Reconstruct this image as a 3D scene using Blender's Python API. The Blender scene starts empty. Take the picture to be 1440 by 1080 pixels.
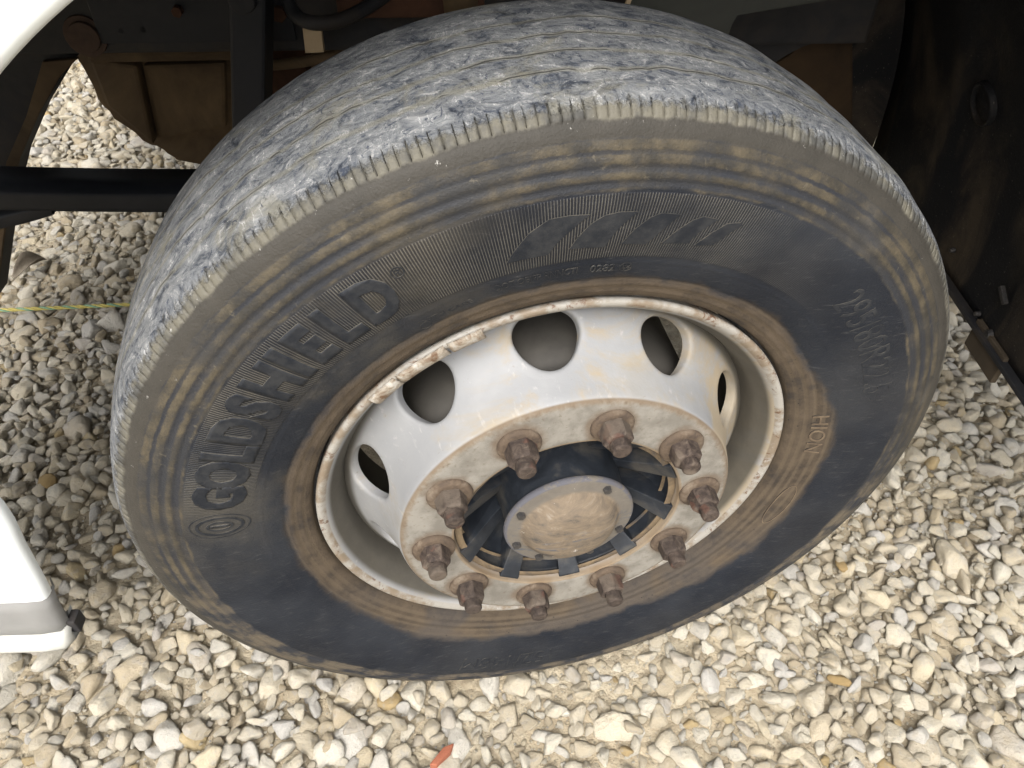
import bpy, bmesh, math, random
import numpy as np
from mathutils import Vector, Matrix

random.seed(7); rng = np.random.default_rng(11)
scene = bpy.context.scene
COL = scene.collection
H = 0.512                                   # wheel centre height above the ground

# ------------------------------------------------------------------ camera
CR = np.array([[0.9787843063, -0.2048933423, 0.0],
               [-0.1456691238, -0.6958676678, -0.7032415626],
               [0.1440895142, 0.6883218050, -0.7109509861]])
CC = np.array([-0.1828562, -0.53558626, 0.80223693 + H])
CF = 1106.9158                              # focal length in photo pixels (1440 wide)
cam_d = bpy.data.cameras.new('camera'); cam = bpy.data.objects.new('camera', cam_d); COL.objects.link(cam)
cam_d.sensor_width = 36.0; cam_d.lens = CF / 1440 * 36; cam_d.clip_start = 0.02; cam_d.clip_end = 400
cam.matrix_world = Matrix(((CR[0][0], -CR[1][0], -CR[2][0], CC[0]), (CR[0][1], -CR[1][1], -CR[2][1], CC[1]),
                           (CR[0][2], -CR[1][2], -CR[2][2], CC[2]), (0, 0, 0, 1)))
scene.camera = cam

# ------------------------------------------------------------------ light
SUN_EL, SUN_AZ = math.radians(52), math.radians(200)      # azimuth clockwise from +Y: camera side, a little to the left
world = bpy.data.worlds.new('World'); scene.world = world; world.use_nodes = True
wn = world.node_tree.nodes; wl = world.node_tree.links; wn.clear()
sky = wn.new('ShaderNodeTexSky'); sky.sky_type = 'NISHITA'; sky.sun_disc = False
sky.sun_elevation = SUN_EL; sky.sun_rotation = SUN_AZ; sky.air_density = 1.0; sky.dust_density = 9.0; sky.ozone_density = 1.0
bg = wn.new('ShaderNodeBackground'); bg.inputs['Strength'].default_value = 0.15
wo = wn.new('ShaderNodeOutputWorld'); hz = wn.new('ShaderNodeHueSaturation'); hz.inputs['Saturation'].default_value = 0.30   # thin cloud: nearly colourless daylight
wl.new(sky.outputs[0], hz.inputs['Color']); wl.new(hz.outputs[0], bg.inputs[0]); wl.new(bg.outputs[0], wo.inputs[0])
sun_d = bpy.data.lights.new('sun', 'SUN'); sun_d.energy = 0.5; sun_d.angle = math.radians(70); sun_d.color = (1.0, 0.965, 0.91)
sun = bpy.data.objects.new('sun', sun_d); COL.objects.link(sun)
sdir = Vector((math.cos(SUN_EL) * math.sin(SUN_AZ), math.cos(SUN_EL) * math.cos(SUN_AZ), math.sin(SUN_EL)))
sun.rotation_euler = sdir.to_track_quat('Z', 'Y').to_euler(); sun.location = sdir * 20
vs = scene.view_settings; vs.view_transform = 'Standard'; vs.look = 'None'; vs.gamma = 1; vs.exposure = 1.28; vs.use_curve_mapping = False
scene.render.engine = 'CYCLES'

# ------------------------------------------------------------------ pixels to places
TH = math.radians(-10.0)                     # the truck stands turned against the steered wheel
EX = np.array([math.cos(TH), math.sin(TH), 0]); EY = np.array([-math.sin(TH), math.cos(TH), 0])
def ray(px, py):
    v = np.array([(px - 720) / CF, (py - 540) / CF, 1.0]) @ CR
    return v / np.linalg.norm(v)
def tp(px, py, yt):                          # pixel on the truck's lengthwise plane yt -> (xt, z)
    v = ray(px, py); t = (yt - CC @ EY) / (v @ EY); P = CC + t * v
    return float(P @ EX), float(P[2])
def gp(px, py, z=0.0):                       # pixel on the ground
    v = ray(px, py); P = CC + (z - CC[2]) / v[2] * v
    return float(P[0]), float(P[1])
def wp(px, py, y):                           # pixel on a plane square to the axle -> (angle, radius)
    v = ray(px, py); P = CC + (y - CC[1]) / v[1] * v
    return math.atan2(P[2] - H, P[0]), math.hypot(P[0], P[2] - H)
def tw(x, y, z):                             # truck frame -> world
    return (x * EX[0] + y * EY[0], x * EX[1] + y * EY[1], z)
def project(P):
    q = (np.atleast_2d(P) - CC) @ CR.T
    return np.c_[720 + CF * q[:, 0] / q[:, 2], 540 + CF * q[:, 1] / q[:, 2], q[:, 2]]

# ------------------------------------------------------------------ node helper
class NT:
    def __init__(s, name):
        s.m = bpy.data.materials.new(name); s.m.use_nodes = True; s.t = s.m.node_tree
        s.n = s.t.nodes; s.l = s.t.links; s.n.clear()
        s.out = s.n.new('ShaderNodeOutputMaterial'); s.b = s.n.new('ShaderNodeBsdfPrincipled')
        s.l.new(s.b.outputs[0], s.out.inputs[0]); s._tc = None
    def put(s, sock, v):
        if isinstance(v, bpy.types.NodeSocket): s.l.new(v, sock)
        elif isinstance(v, (tuple, list)) and len(v) == 3 and sock.type == 'RGBA': sock.default_value = (*v, 1)
        else: sock.default_value = v
    def obj(s):
        if not s._tc: s._tc = s.n.new('ShaderNodeTexCoord')
        return s._tc.outputs['Object']
    def math(s, op, a, b=0.0, c=0.0, clamp=False):
        n = s.n.new('ShaderNodeMath'); n.operation = op; n.use_clamp = clamp
        s.put(n.inputs[0], a); s.put(n.inputs[1], b); s.put(n.inputs[2], c); return n.outputs[0]
    def sep(s, v):
        n = s.n.new('ShaderNodeSeparateXYZ'); s.put(n.inputs[0], v); return n.outputs
    def comb(s, x, y, z):
        n = s.n.new('ShaderNodeCombineXYZ')
        for i, v in enumerate((x, y, z)): s.put(n.inputs[i], v)
        return n.outputs[0]
    def vmul(s, v, k):
        n = s.n.new('ShaderNodeVectorMath'); n.operation = 'MULTIPLY'; s.put(n.inputs[0], v); n.inputs[1].default_value = k; return n.outputs[0]
    def vadd(s, v, w):
        n = s.n.new('ShaderNodeVectorMath'); n.operation = 'ADD'; s.put(n.inputs[0], v); s.put(n.inputs[1], w); return n.outputs[0]
    def noise(s, scale, detail=4, rough=0.55, dist=0.0, vec=None):
        n = s.n.new('ShaderNodeTexNoise'); s.put(n.inputs['Vector'], s.obj() if vec is None else vec)
        n.inputs['Scale'].default_value = scale; n.inputs['Detail'].default_value = detail
        n.inputs['Roughness'].default_value = rough; n.inputs['Distortion'].default_value = dist; return n.outputs[0]
    def voro(s, scale, vec=None, feature='F1'):
        n = s.n.new('ShaderNodeTexVoronoi'); n.feature = feature; s.put(n.inputs['Vector'], s.obj() if vec is None else vec)
        n.inputs['Scale'].default_value = scale; return n.outputs
    def ramp(s, f, stops, mode='LINEAR'):
        n = s.n.new('ShaderNodeValToRGB'); s.put(n.inputs[0], f); cr = n.color_ramp; cr.interpolation = mode
        while len(cr.elements) < len(stops): cr.elements.new(0.5)
        for e, (p, c) in zip(cr.elements, stops):
            e.position = p; e.color = (c, c, c, 1) if isinstance(c, (int, float)) else (*c, 1)
        return n.outputs[0]
    def step(s, f, a, b, lo=0.0, hi=1.0):     # smooth step from a to b
        n = s.n.new('ShaderNodeMapRange'); n.interpolation_type = 'SMOOTHSTEP'; s.put(n.inputs[0], f)
        for i, v in zip((1, 2, 3, 4), (a, b, lo, hi)): n.inputs[i].default_value = v
        return n.outputs[0]
    def mix(s, f, a, b, mode='MIX'):
        n = s.n.new('ShaderNodeMix'); n.data_type = 'RGBA'; n.blend_type = mode
        s.put(n.inputs[0], f); s.put(n.inputs[6], a); s.put(n.inputs[7], b); return n.outputs[2]
    def mul(s, *a):
        r = a[0]
        for b in a[1:]: r = s.math('MULTIPLY', r, b)
        return r
    def bump(s, h, dist, strength=1.0, prev=None):
        n = s.n.new('ShaderNodeBump'); s.put(n.inputs['Height'], h); n.inputs['Distance'].default_value = dist
        n.inputs['Strength'].default_value = strength
        if prev is not None: s.l.new(prev, n.inputs['Normal'])
        return n.outputs[0]
    def done(s, color, rough=0.7, metal=0.0, normal=None, spec=None):
        s.put(s.b.inputs['Base Color'], color); s.put(s.b.inputs['Roughness'], rough); s.put(s.b.inputs['Metallic'], metal)
        if normal is not None: s.l.new(normal, s.b.inputs['Normal'])
        if spec is not None: s.b.inputs['Specular IOR Level'].default_value = spec
        return s.m

# ------------------------------------------------------------------ materials
def mat_tyre():
    k = NT('tyre_rubber'); o = k.obj(); x, y, z = k.sep(o)
    r = k.math('SQRT', k.math('ADD', k.mul(x, x), k.mul(z, z))); th = k.math('ARCTAN2', z, x)
    n1 = k.noise(7, 3, .6); n2 = k.noise(28, 5, .65); n3 = k.noise(110, 3, .6); n4 = k.noise(420, 2, .6)
    rj = k.math('ADD', r, k.math('MULTIPLY', k.math('SUBTRACT', n2, .5), .012))          # ragged radius
    # --- tread: grey-blue scuffed rubber with dust, smears and dark chips
    sv = k.vmul(o, (1.0, 1.45, 1.0))
    t1 = k.noise(31, 6, .80, .7, sv); t2 = k.noise(58, 5, .78, 1.2, k.vmul(o, (1, 1.3, 1)))
    tread = k.ramp(t1, [(.32, (.010, .012, .018)), (.40, (.038, .044, .054)), (.46, (.088, .094, .102)), (.58, (.135, .14, .143)), (.72, (.24, .243, .242))])
    tread = k.mix(k.mul(k.step(t2, .55, .70), .75), tread, (.29, .29, .285))
    tread = k.mix(k.mul(k.step(t2, .43, .37), .9), tread, (.025, .031, .046))
    tread = k.mix(k.mul(k.step(k.noise(11, 6, .65, .6), .55, .68), .55), tread, (.145, .135, .098))
    chips = k.noise(38, 4, .6, 3.0, k.vmul(o, (1, .7, 1)))
    tread = k.mix(k.mul(k.step(chips, .66, .70), .8), tread, (.022, .028, .045))
    scr2 = k.math('ABSOLUTE', k.math('SUBTRACT', k.noise(32, 4, .6, 1.2, k.vmul(o, (1, .55, 1))), .5))
    tread = k.mix(k.mul(k.step(scr2, .010, .003), k.step(t1, .5, .6), .7), tread, (.36, .36, .355))
    tread = k.mix(k.mul(k.step(scr2, .03, .02), k.step(scr2, .012, .018), k.step(t1, .5, .42), .6), tread, (.02, .022, .03))
    crack = None
    for i, (y0, w) in enumerate(((.094, .0009), (.128, .0011), (.163, .0008), (.20, .0009))):
        nn = k.noise(11, 3, .8, .3, k.comb(x, .31 * i, z))
        d = k.math('ABSOLUTE', k.math('SUBTRACT', k.math('SUBTRACT', y, y0), k.math('MULTIPLY', k.math('SUBTRACT', nn, .5), .024)))
        mk = k.mul(k.step(d, w * 1.6, w * .5), k.step(nn, .46, .52))
        band = k.mul(k.step(d, .006, .001), .5)
        tread = k.mix(band, tread, (.135, .128, .098))
        crack = mk if crack is None else k.math('MAXIMUM', crack, mk)
    tread = k.mix(k.mul(crack, .6), tread, (.04, .04, .038))
    # --- sidewall
    dark = k.mix(k.step(n1, .35, .7), (.007, .009, .0135), (.016, .0185, .0235))
    scr = k.noise(60, 3, .6, 0, k.vmul(o, (1, 1, 6)))
    dark = k.mix(k.mul(k.step(scr, .58, .75), .25), dark, (.09, .09, .088))
    left = k.step(x, .05, -.30)                                                        # dustier towards the front of the wheel
    top = k.step(z, -.1, .25)
    dustm = k.mul(k.step(k.noise(5, 6, .65), .42, .66), k.math('ADD', .05, k.mul(left, k.mul(top, .45))))
    side = k.mix(dustm, dark, (.10, .087, .062))
    # fine radial ribs
    st = k.math('MULTIPLY_ADD', k.math('SINE', k.math('MULTIPLY', th, 960.0)), .5, .5)
    hb = k.mul(k.step(r, .366, .368), k.step(r, .4395, .4375), k.step(z, .06, .16), k.step(x, .30, .12))
    hb2 = k.mul(hb, k.step(k.noise(9, 4, .6), .30, .55))
    side = k.mix(k.mul(hb2, k.step(st, .55, .95), .40), side, (.15, .14, .115))
    side = k.mix(k.mul(hb, k.step(st, .45, .1), .5), side, (.012, .013, .016))
    # bead and rim-protector zone: tan mud
    reach = k.math('ADD', .3335, k.mul(k.step(x, .12, .33), k.step(z, .16, .02), .026))
    reach = k.math('ADD', reach, k.mul(k.step(z, -.16, -.30), .016))
    reach = k.math('ADD', reach, k.math('MULTIPLY', k.math('SUBTRACT', k.noise(10, 3, .6), .5), .022))
    bead = k.step(k.math('SUBTRACT', k.math('ADD', r, k.math('MULTIPLY', k.math('SUBTRACT', n2, .5), .03)), reach), .008, -.006)
    mud = k.mix(k.step(n2, .3, .7), (.036, .028, .020), (.068, .052, .036))
    rg = k.math('MULTIPLY_ADD', k.math('SINE', k.math('MULTIPLY', k.math('SUBTRACT', r, .300), 2 * math.pi / .0105)), .5, .5)
    mud = k.mix(k.mul(k.step(rg, .35, .95), .5), mud, (.085, .066, .045))
    mud = k.mix(k.mul(k.step(n1, .62, .5), k.step(z, -.1, -.25), .75), mud, (.055, .047, .04))
    vo = k.voro(85); mud = k.mix(k.mul(k.step(vo[0], .10, .05), k.step(n1, .45, .5)), mud, (.012, .012, .012))
    side = k.mix(k.mul(bead, k.step(n2, .25, .5, .55, .95)), side, mud)
    # outer rings: brown dust with dark grooves
    ring = k.step(rj, .4395, .444)
    rc = k.mix(k.step(n2, .35, .65), (.026, .024, .02), (.066, .055, .037))
    dk = None
    for g, w in ((.4470, .0040), (.4605, .0034), (.4735, .0018), (.4845, .0010)):
        dd = k.math('ABSOLUTE', k.math('SUBTRACT', k.math('ADD', r, k.math('MULTIPLY', k.math('SUBTRACT', n3, .5), .004)), g))
        mk = k.step(dd, w * 1.5, w * .6); dk = mk if dk is None else k.math('MAXIMUM', dk, mk)
    rc = k.mix(k.mul(dk, k.step(k.noise(13, 4, .6),   .34, .58, .35, .92)), rc, (.017, .019, .024))
    rc = k.mix(k.mul(k.step(n1, .58, .72), .6), rc, (.05, .05, .05))
    rc = k.mix(k.mul(k.step(k.noise(15, 6, .72, .6), .44, .62), .70), rc, (.022, .023, .025))
    rc = k.mix(k.mul(k.step(k.noise(60, 5, .75, 1.0), .60, .70), .5), rc, (.10, .088, .065))
    low_dark = k.mul(k.step(z, .05, -.2), .8); rc = k.mix(low_dark, rc, k.mix(k.step(n2, .4, .62), (.02, .022, .027), (.09, .075, .055)))  # rings turn to a darker mottled tone over the lower half
    side = k.mix(k.mul(ring, .95), side, rc)
    # flat shoulder band and sipe band
    sb = k.step(rj, .482, .486); side = k.mix(sb, side, k.mix(n2, (.023, .022, .019), (.044, .04, .034)))
    sp = k.step(rj, .4965, .5005); side = k.mix(sp, side, k.mix(k.step(n2, .35, .62), (.044, .044, .041), (.098, .092, .073)))
    side = k.mix(k.mul(k.step(k.noise(95, 5, .7, .5), .665, .71), k.step(r, .465, .495)), side, (.26, .255, .24))
    sidemask = k.step(k.math('ADD', r, k.math('MULTIPLY', k.math('SUBTRACT', n3, .5), .014)), .5035, .5095)
    isfront = k.step(y, .068, .060)
    col = k.mix(k.math('MULTIPLY', k.math('SUBTRACT', 1.0, sidemask), isfront), tread, side)
    hgt = k.math('ADD', k.math('MULTIPLY', t1, k.mul(sidemask, 1.0)), k.math('MULTIPLY', n3, k.math('MULTIPLY_ADD', sidemask, .3, .18)))
    hgt = k.math('SUBTRACT', hgt, k.mul(crack, k.mul(sidemask, .45)))
    hgt = k.math('ADD', hgt, k.math('MULTIPLY', n4, .15))
    nb = k.bump(hgt, .0042); nb = k.bump(k.mul(hb, st), .0007, 1.0, nb)
    rough = k.mix(k.mul(bead, 1.0), (.58, .58, .58), (.9, .9, .9))
    rough = k.mix(sidemask, rough, (.72, .72, .72))
    return k.done(col, rough, 0, nb, .17)
def mat_letter(name, c1, c2, rough):
    k = NT(name); n = k.noise(60, 5, .65)
    return k.done(k.mix(k.step(n, .35, .7), c1, c2), rough, 0, k.bump(k.noise(300, 3), .0004), .2)
def mat_rim():
    k = NT('silver_wheel_paint'); o = k.obj(); x, y, z = k.sep(o)
    r = k.math('SQRT', k.math('ADD', k.mul(x, x), k.mul(z, z))); th = k.math('ARCTAN2', z, x)
    n1 = k.noise(6, 5, .6); n2 = k.noise(30, 6, .65); n3 = k.noise(140, 5, .65)
    paint = k.mix(k.step(n1, .35, .65), (.195, .20, .205), (.245, .247, .246))
    paint = k.mix(k.mul(k.step(k.noise(25, 4, .6, 0, k.vmul(o, (5, 1, 5))), .60, .75), .35), paint, (.40, .385, .36))
    stain = k.mul(k.step(k.math('ADD', k.noise(9, 6, .7, .8), k.math('MULTIPLY', x, .5)), .46, .66), .75)
    paint = k.mix(stain, paint, (.25, .20, .125))
    paint = k.mix(k.mul(k.step(k.noise(70, 5, .7, 2.5), .66, .69), .55), paint, (.15, .135, .11))
    paint = k.mix(k.mul(k.step(k.noise(14, 6, .7, .5, k.vmul(o, (1, .35, 1))), .50, .68), .40), paint, (.20, .185, .155))
    # deep barrel: settled brown dust
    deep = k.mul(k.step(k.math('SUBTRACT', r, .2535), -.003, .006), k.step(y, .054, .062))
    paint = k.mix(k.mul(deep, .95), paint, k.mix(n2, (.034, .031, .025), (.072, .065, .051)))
    # lip: chipped paint with rust
    lip = k.step(r, .2868, .2885)
    lc = k.mix(k.step(n2, .42, .6), (.23, .22, .198), (.15, .12, .087))
    lc = k.mix(k.mul(k.step(k.noise(48, 7, .75, 1.0), .56, .63), .9), lc, (.085, .045, .025))
    lc = k.mix(k.mul(k.step(n3, .6, .7), .4), lc, (.36, .35, .33))
    paint = k.mix(lip, paint, lc)
    # bolt face: dusty beige, rust round each nut and along the rim of the face
    face = k.mul(k.step(r, .2063, .2045), k.step(y, .010, .004))
    fc = k.mix(k.step(n2, .35, .65), (.125, .116, .10), (.19, .18, .158))
    fc = k.mix(k.mul(k.step(k.math('ADD', r, k.math('MULTIPLY', k.math('SUBTRACT', n3, .5), .016)), .1955, .2050), .75), fc, (.105, .072, .042))
    a = k.math('PINGPONG', k.math('SUBTRACT', th, math.radians(112.0685)), math.radians(18))
    dx = k.math('SUBTRACT', k.math('MULTIPLY', r, k.math('COSINE', a)), .1675); dy = k.math('MULTIPLY', r, k.math('SINE', a))
    dn = k.math('SQRT', k.math('ADD', k.mul(dx, dx), k.mul(dy, dy)))
    dn = k.math('ADD', dn, k.math('MULTIPLY', k.math('SUBTRACT', n2, .5), .02))
    fc = k.mix(k.mul(k.step(dn, .036, .024), .65), fc, (.10, .068, .042))
    fc = k.mix(k.mul(k.step(n3, .56, .68), .5), fc, (.085, .067, .047))
    fc = k.mix(k.mul(k.step(k.noise(45, 6, .7, 2.0), .67, .69), .6), fc, (.13, .10, .07))
    col = k.mix(face, paint, fc)
    col = k.mix(k.mul(k.step(r, .1455, .1432), .6), col, (.16, .11, .06))
    rough = k.mix(k.math('MAXIMUM', k.math('MAXIMUM', face, deep), stain), (.58, .58, .58), (.85, .85, .85))
    metal = k.mul(k.math('SUBTRACT', 1.0, k.math('MAXIMUM', k.math('MAXIMUM', face, deep), lip)), .12)
    return k.done(col, rough, metal, k.bump(k.math('ADD', n2, k.math('MULTIPLY', n3, .6)), .0006), .28)
def mat_noise(name, cols, scale=20, rough=.75, metal=0, bumpd=.0006, detail=6, dist=0.6, lo=.3, hi=.7, spec=None, vec=None):
    k = NT(name); o = k.obj() if vec is None else k.vmul(k.obj(), vec)
    n = k.noise(scale, detail, .65, dist, o); m = len(cols)
    st = [(lo + (hi - lo) * i / max(1, m - 1), c) for i, c in enumerate(cols)]
    return k.done(k.ramp(n, st), rough, metal, k.bump(k.noise(scale * 6, 5, .65), bumpd), spec if spec is not None else .3)
def mat_nut():
    k = NT('rusty_nut'); oi = k.n.new('ShaderNodeObjectInfo'); o = k.vadd(k.obj(), k.comb(oi.outputs['Random'], oi.outputs['Random'], 0.0))
    n = k.noise(90, 6, .7, .8, o); m = k.noise(300, 4, .6, 0, o)
    c = k.ramp(n, [(.3, (.016, .012, .011)), (.45, (.038, .028, .023)), (.58, (.065, .049, .039)), (.72, (.11, .088, .068))])
    c = k.mix(k.mul(k.step(k.noise(40, 3, .5, 0, o), .58, .66), .5), c, (.10, .045, .03))
    c = k.mix(k.mul(k.step(k.noise(28, 3, .5, 0, o), .50, .62), .55), c, (.135, .11, .085))
    c = k.mix(k.math('MULTIPLY', oi.outputs['Random'], .45), c, (.03, .024, .02))
    return k.done(c, .82, .1, k.bump(k.math('ADD', n, k.math('MULTIPLY', m, .5)), .0016), .25)
def mat_liner():
    k = NT('black_liner_plastic'); o = k.obj(); x, y, z = k.sep(o)
    n = k.noise(7, 6, .65, .5, k.vmul(o, (1, 1, .5))); n2 = k.noise(60, 5, .7); sp = k.noise(220, 3, .6)
    low = k.step(z, 1.0, .55); inn = k.step(y, .30, .6)
    d = k.mul(k.step(n, .44, .66), k.math('ADD', .06, k.mul(low, k.math('ADD', .25, k.mul(inn, .35)))))
    c = k.mix(d, (.007, .0075, .009), k.mix(n2, (.05, .037, .024), (.10, .077, .052)))
    c = k.mix(k.mul(k.step(sp, .66, .72), k.mul(low, .55)), c, (.15, .135, .11))
    return k.done(c, .62, 0, k.bump(k.math('ADD', n2, sp), .0008), .2)
STONE_RAMP = [(0.0, (.375, .315, .22)), (.15, (.455, .40, .30)), (.32, (.505, .455, .355)), (.50, (.535, .50, .415)), (.62, (.45, .432, .395)),
              (.75, (.545, .505, .41)), (.86, (.475, .41, .29)), (.97, (.43, .40, .355)), (.99, (.42, .34, .20)), (1.0, (.38, .28, .14))]
def mat_stone(name):
    k = NT(name); o = k.obj(); oi = k.n.new('ShaderNodeObjectInfo'); rnd = oi.outputs['Random']
    off = k.comb(k.math('MULTIPLY', rnd, 37.0), k.math('MULTIPLY', rnd, 11.0), k.math('MULTIPLY', rnd, 71.0)); v = k.vadd(o, off)
    c = k.ramp(k.math('FRACT', k.math('MULTIPLY', rnd, 7.31)), STONE_RAMP)
    n1 = k.noise(1.3, 5, .65, .4, v); n2 = k.noise(5, 6, .72, .3, v); n3 = k.noise(24, 4, .65, 0, v)
    c = k.mix(k.mul(k.step(n1, .50, .70), .50), c, (.33, .325, .31))
    c = k.mix(k.mul(k.step(n1, .46, .30), .35), c, (.40, .33, .22))
    c = k.mix(k.mul(k.step(n2, .58, .72), .30), c, (.54, .515, .45))
    c = k.mix(k.mul(k.step(n2, .42, .28), .50), c, (.235, .195, .14))
    c = k.mix(k.mul(k.step(n3, .57, .68), .45), c, (.20, .17, .13))
    h = k.math('ADD', n2, k.math('MULTIPLY', n3, .45))
    return k.done(c, .92, 0, k.bump(h, .006, 1.0), .2)
def mat_sand():
    k = NT('sandy_soil'); n = k.noise(40, 8, .7, .3); n2 = k.noise(260, 5, .7); n3 = k.noise(5, 4, .6); v = k.voro(55)
    c = k.ramp(n, [(.3, (.29, .24, .17)), (.5, (.39, .34, .25)), (.7, (.46, .415, .32))])
    c = k.mix(k.mul(k.step(n2, .55, .7), .5), c, (.55, .50, .40)); c = k.mix(k.mul(k.step(n2, .42, .3), .5), c, (.19, .14, .085))
    c = k.mix(k.mul(k.step(n3, .4, .6), .3), c, (.33, .255, .155))
    return k.done(c, .95, 0, k.bump(k.math('ADD', n2, k.math('MULTIPLY', v[0], -1.5)), .006), .15)
M = {}
M['tyre'] = mat_tyre()
M['letter'] = mat_letter('moulded_letter_rubber', (.008, .010, .014), (.022, .0235, .026), .62)
M['letter_edge'] = mat_letter('dusty_letter_edge', (.03, .029, .026), (.075, .068, .055), .85)
M['rim'] = mat_rim(); M['nut'] = mat_nut()
M['washer'] = mat_noise('rusty_washer', [(.038, .028, .022), (.08, .058, .04), (.13, .104, .078)], 60, .85, .05, .0008)
M['hub'] = mat_noise('blue_black_hub_paint', [(.007, .0085, .011), (.014, .017, .022), (.05, .047, .042)], 18, .5, .0, .0006)
M['hubdust'] = mat_noise('ochre_dust_on_hub', [(.025, .03, .038), (.085, .063, .04), (.135, .10, .06)], 22, .85, 0, .0006, lo=.32, hi=.6)
M['cap'] = mat_noise('dusty_hub_cap', [(.09, .095, .105), (.20, .17, .14), (.27, .20, .13), (.30, .235, .16), (.36, .335, .30)], 16, .8, 0, .0004, 7, 1.2, .32, .70, vec=(1, 1, 2.6))
def mat_cap():
    k = NT('dusty_hub_cap'); o = k.obj(); x, y, z = k.sep(o); r = k.math('SQRT', k.math('ADD', k.mul(x, x), k.mul(z, z)))
    n = k.noise(30, 7, .76, .6, k.vmul(o, (1, 1, 2.2))); n2 = k.noise(70, 5, .7, .6); n3 = k.noise(300, 3)
    c = k.ramp(n, [(.32, (.04, .038, .036)), (.42, (.095, .077, .058)), (.56, (.132, .103, .072)), (.70, (.175, .155, .13))])
    c = k.mix(k.step(r, .060, .066), c, k.mix(n2, (.07, .064, .057), (.13, .115, .094)))
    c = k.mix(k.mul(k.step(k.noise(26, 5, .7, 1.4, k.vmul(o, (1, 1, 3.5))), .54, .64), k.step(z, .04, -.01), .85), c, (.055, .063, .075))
    c = k.mix(k.mul(k.step(n2, .66, .70), .7), c, (.48, .46, .43))
    c = k.mix(k.mul(k.step(r, .0770, .0795), k.step(n, .40, .52)), c, (.07, .07, .08))
    return k.done(c, .85, 0, k.bump(k.math('ADD', n2, k.math('MULTIPLY', n3, .4)), .0006), .25)
M['cap'] = mat_cap()
M['capbolt'] = mat_noise('dark_cap_bolt', [(.02, .02, .022), (.06, .055, .05)], 80, .6, .3)
M['weight'] = mat_noise('corroded_weight', [(.10, .06, .035), (.22, .19, .15), (.31, .295, .265)], 60, .7, .1, .0012, lo=.35, hi=.6)
M['white'] = mat_noise('white_cab_paint', [(.58, .62, .63), (.62, .65, .655)], 4, .28, 0, .0)
M['grey'] = mat_noise('grey_trim_plastic', [(.17, .17, .165), (.21, .21, .205)], 9, .55, 0, .0002)
M['offwhite'] = mat_noise('off_white_lip', [(.34, .34, .31), (.42, .42, .39)], 14, .45, 0, .0002)
M['liner'] = mat_liner()
M['chassis'] = mat_noise('dark_chassis_paint', [(.010, .011, .013), (.018, .018, .02), (.034, .028, .023)], 9, .65, 0, .0006)
M['column'] = mat_noise('blue_black_steel', [(.006, .008, .012), (.013, .014, .019)], 9, .55, 0, .0004)
M['brown'] = mat_noise('brown_dusty_casting', [(.040, .027, .016), (.080, .055, .031), (.12, .084, .046)], 5, .9, 0, .001, 6, .8)
M['rust'] = mat_noise('red_brown_rust', [(.03, .014, .009), (.065, .03, .016)], 12, .9, 0, .001)
M['rustdark'] = mat_noise('dark_rusty_bolt', [(.04, .026, .02), (.07, .045, .033)], 30, .85)
M['tan'] = mat_noise('tan_plastic', [(.30, .225, .135), (.36, .28, .18)], 20, .7)
M['greygreen'] = mat_noise('grey_green_metal', [(.024, .026, .023), (.045, .046, .038)], 8, .6, .1)
M['orange'] = mat_noise('orange_dust_panel', [(.022, .014, .008), (.055, .033, .015)], 7, .9)
M['floor'] = mat_noise('dark_underbody', [(.02, .02, .02), (.04, .036, .03)], 5, .9)
M['sand'] = mat_sand()
M['stone'] = M['stone_i'] = mat_stone('limestone_gravel')
M['yellow'] = mat_noise('yellow_cord', [(.36, .30, .07), (.46, .40, .14)], 200, .7, 0, .0004)
M['green'] = mat_noise('green_cord', [(.12, .24, .15), (.22, .34, .22)], 200, .7, 0, .0004)
M['leaf'] = mat_noise('dry_leaf_brown', [(.10, .085, .065), (.21, .18, .14)], 40, .9)
M['brick'] = mat_noise('red_clay', [(.19, .06, .033), (.28, .105, .06)], 90, .9, 0, .0006)
M['ochre'] = mat_noise('ochre_crumb', [(.30, .20, .085), (.42, .31, .15)], 60, .9, 0, .003)
M['plank'] = mat_noise('brown_board', [(.035, .027, .018), (.06, .046, .031)], 12, .85)

# ------------------------------------------------------------------ mesh helpers
def link(name, me, mat, parent=None, smooth=True):
    o = bpy.data.objects.new(name, me); COL.objects.link(o)
    if mat is not None:
        for mm in (mat if isinstance(mat, (list, tuple)) else (mat,)): me.materials.append(mm)
    if smooth: me.polygons.foreach_set('use_smooth', np.ones(len(me.polygons), bool))
    if parent is not None: o.parent = parent
    return o
def pydata(name, v, f):
    me = bpy.data.meshes.new(name); me.from_pydata([tuple(map(float, p)) for p in v], [], [tuple(map(int, q)) for q in f]); me.update(); return me
def grid_mesh(name, V, closed_u=True, closed_v=False):
    """V: (nu, nv, 3) array -> quad grid, u wraps round"""
    nu, nv = V.shape[:2]; iu = np.arange(nu if closed_u else nu - 1); iv = np.arange(nv if closed_v else nv - 1)
    a = (iu[:, None] * nv + iv[None]); b = (((iu + 1) % nu)[:, None] * nv + iv[None])
    c = (((iu + 1) % nu)[:, None] * nv + ((iv + 1) % nv)[None]); d = (iu[:, None] * nv + ((iv + 1) % nv)[None])
    F = np.stack([a, b, c, d], -1).reshape(-1, 4)
    me = bpy.data.meshes.new(name); me.vertices.add(nu * nv); me.vertices.foreach_set('co', V.reshape(-1).astype(np.float32))
    me.loops.add(F.size); me.loops.foreach_set('vertex_index', F.reshape(-1).astype(np.int32))
    me.polygons.add(len(F)); me.polygons.foreach_set('loop_start', np.arange(0, F.size, 4, dtype=np.int32))
    me.update(calc_edges=True); me.validate(); return me
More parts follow.
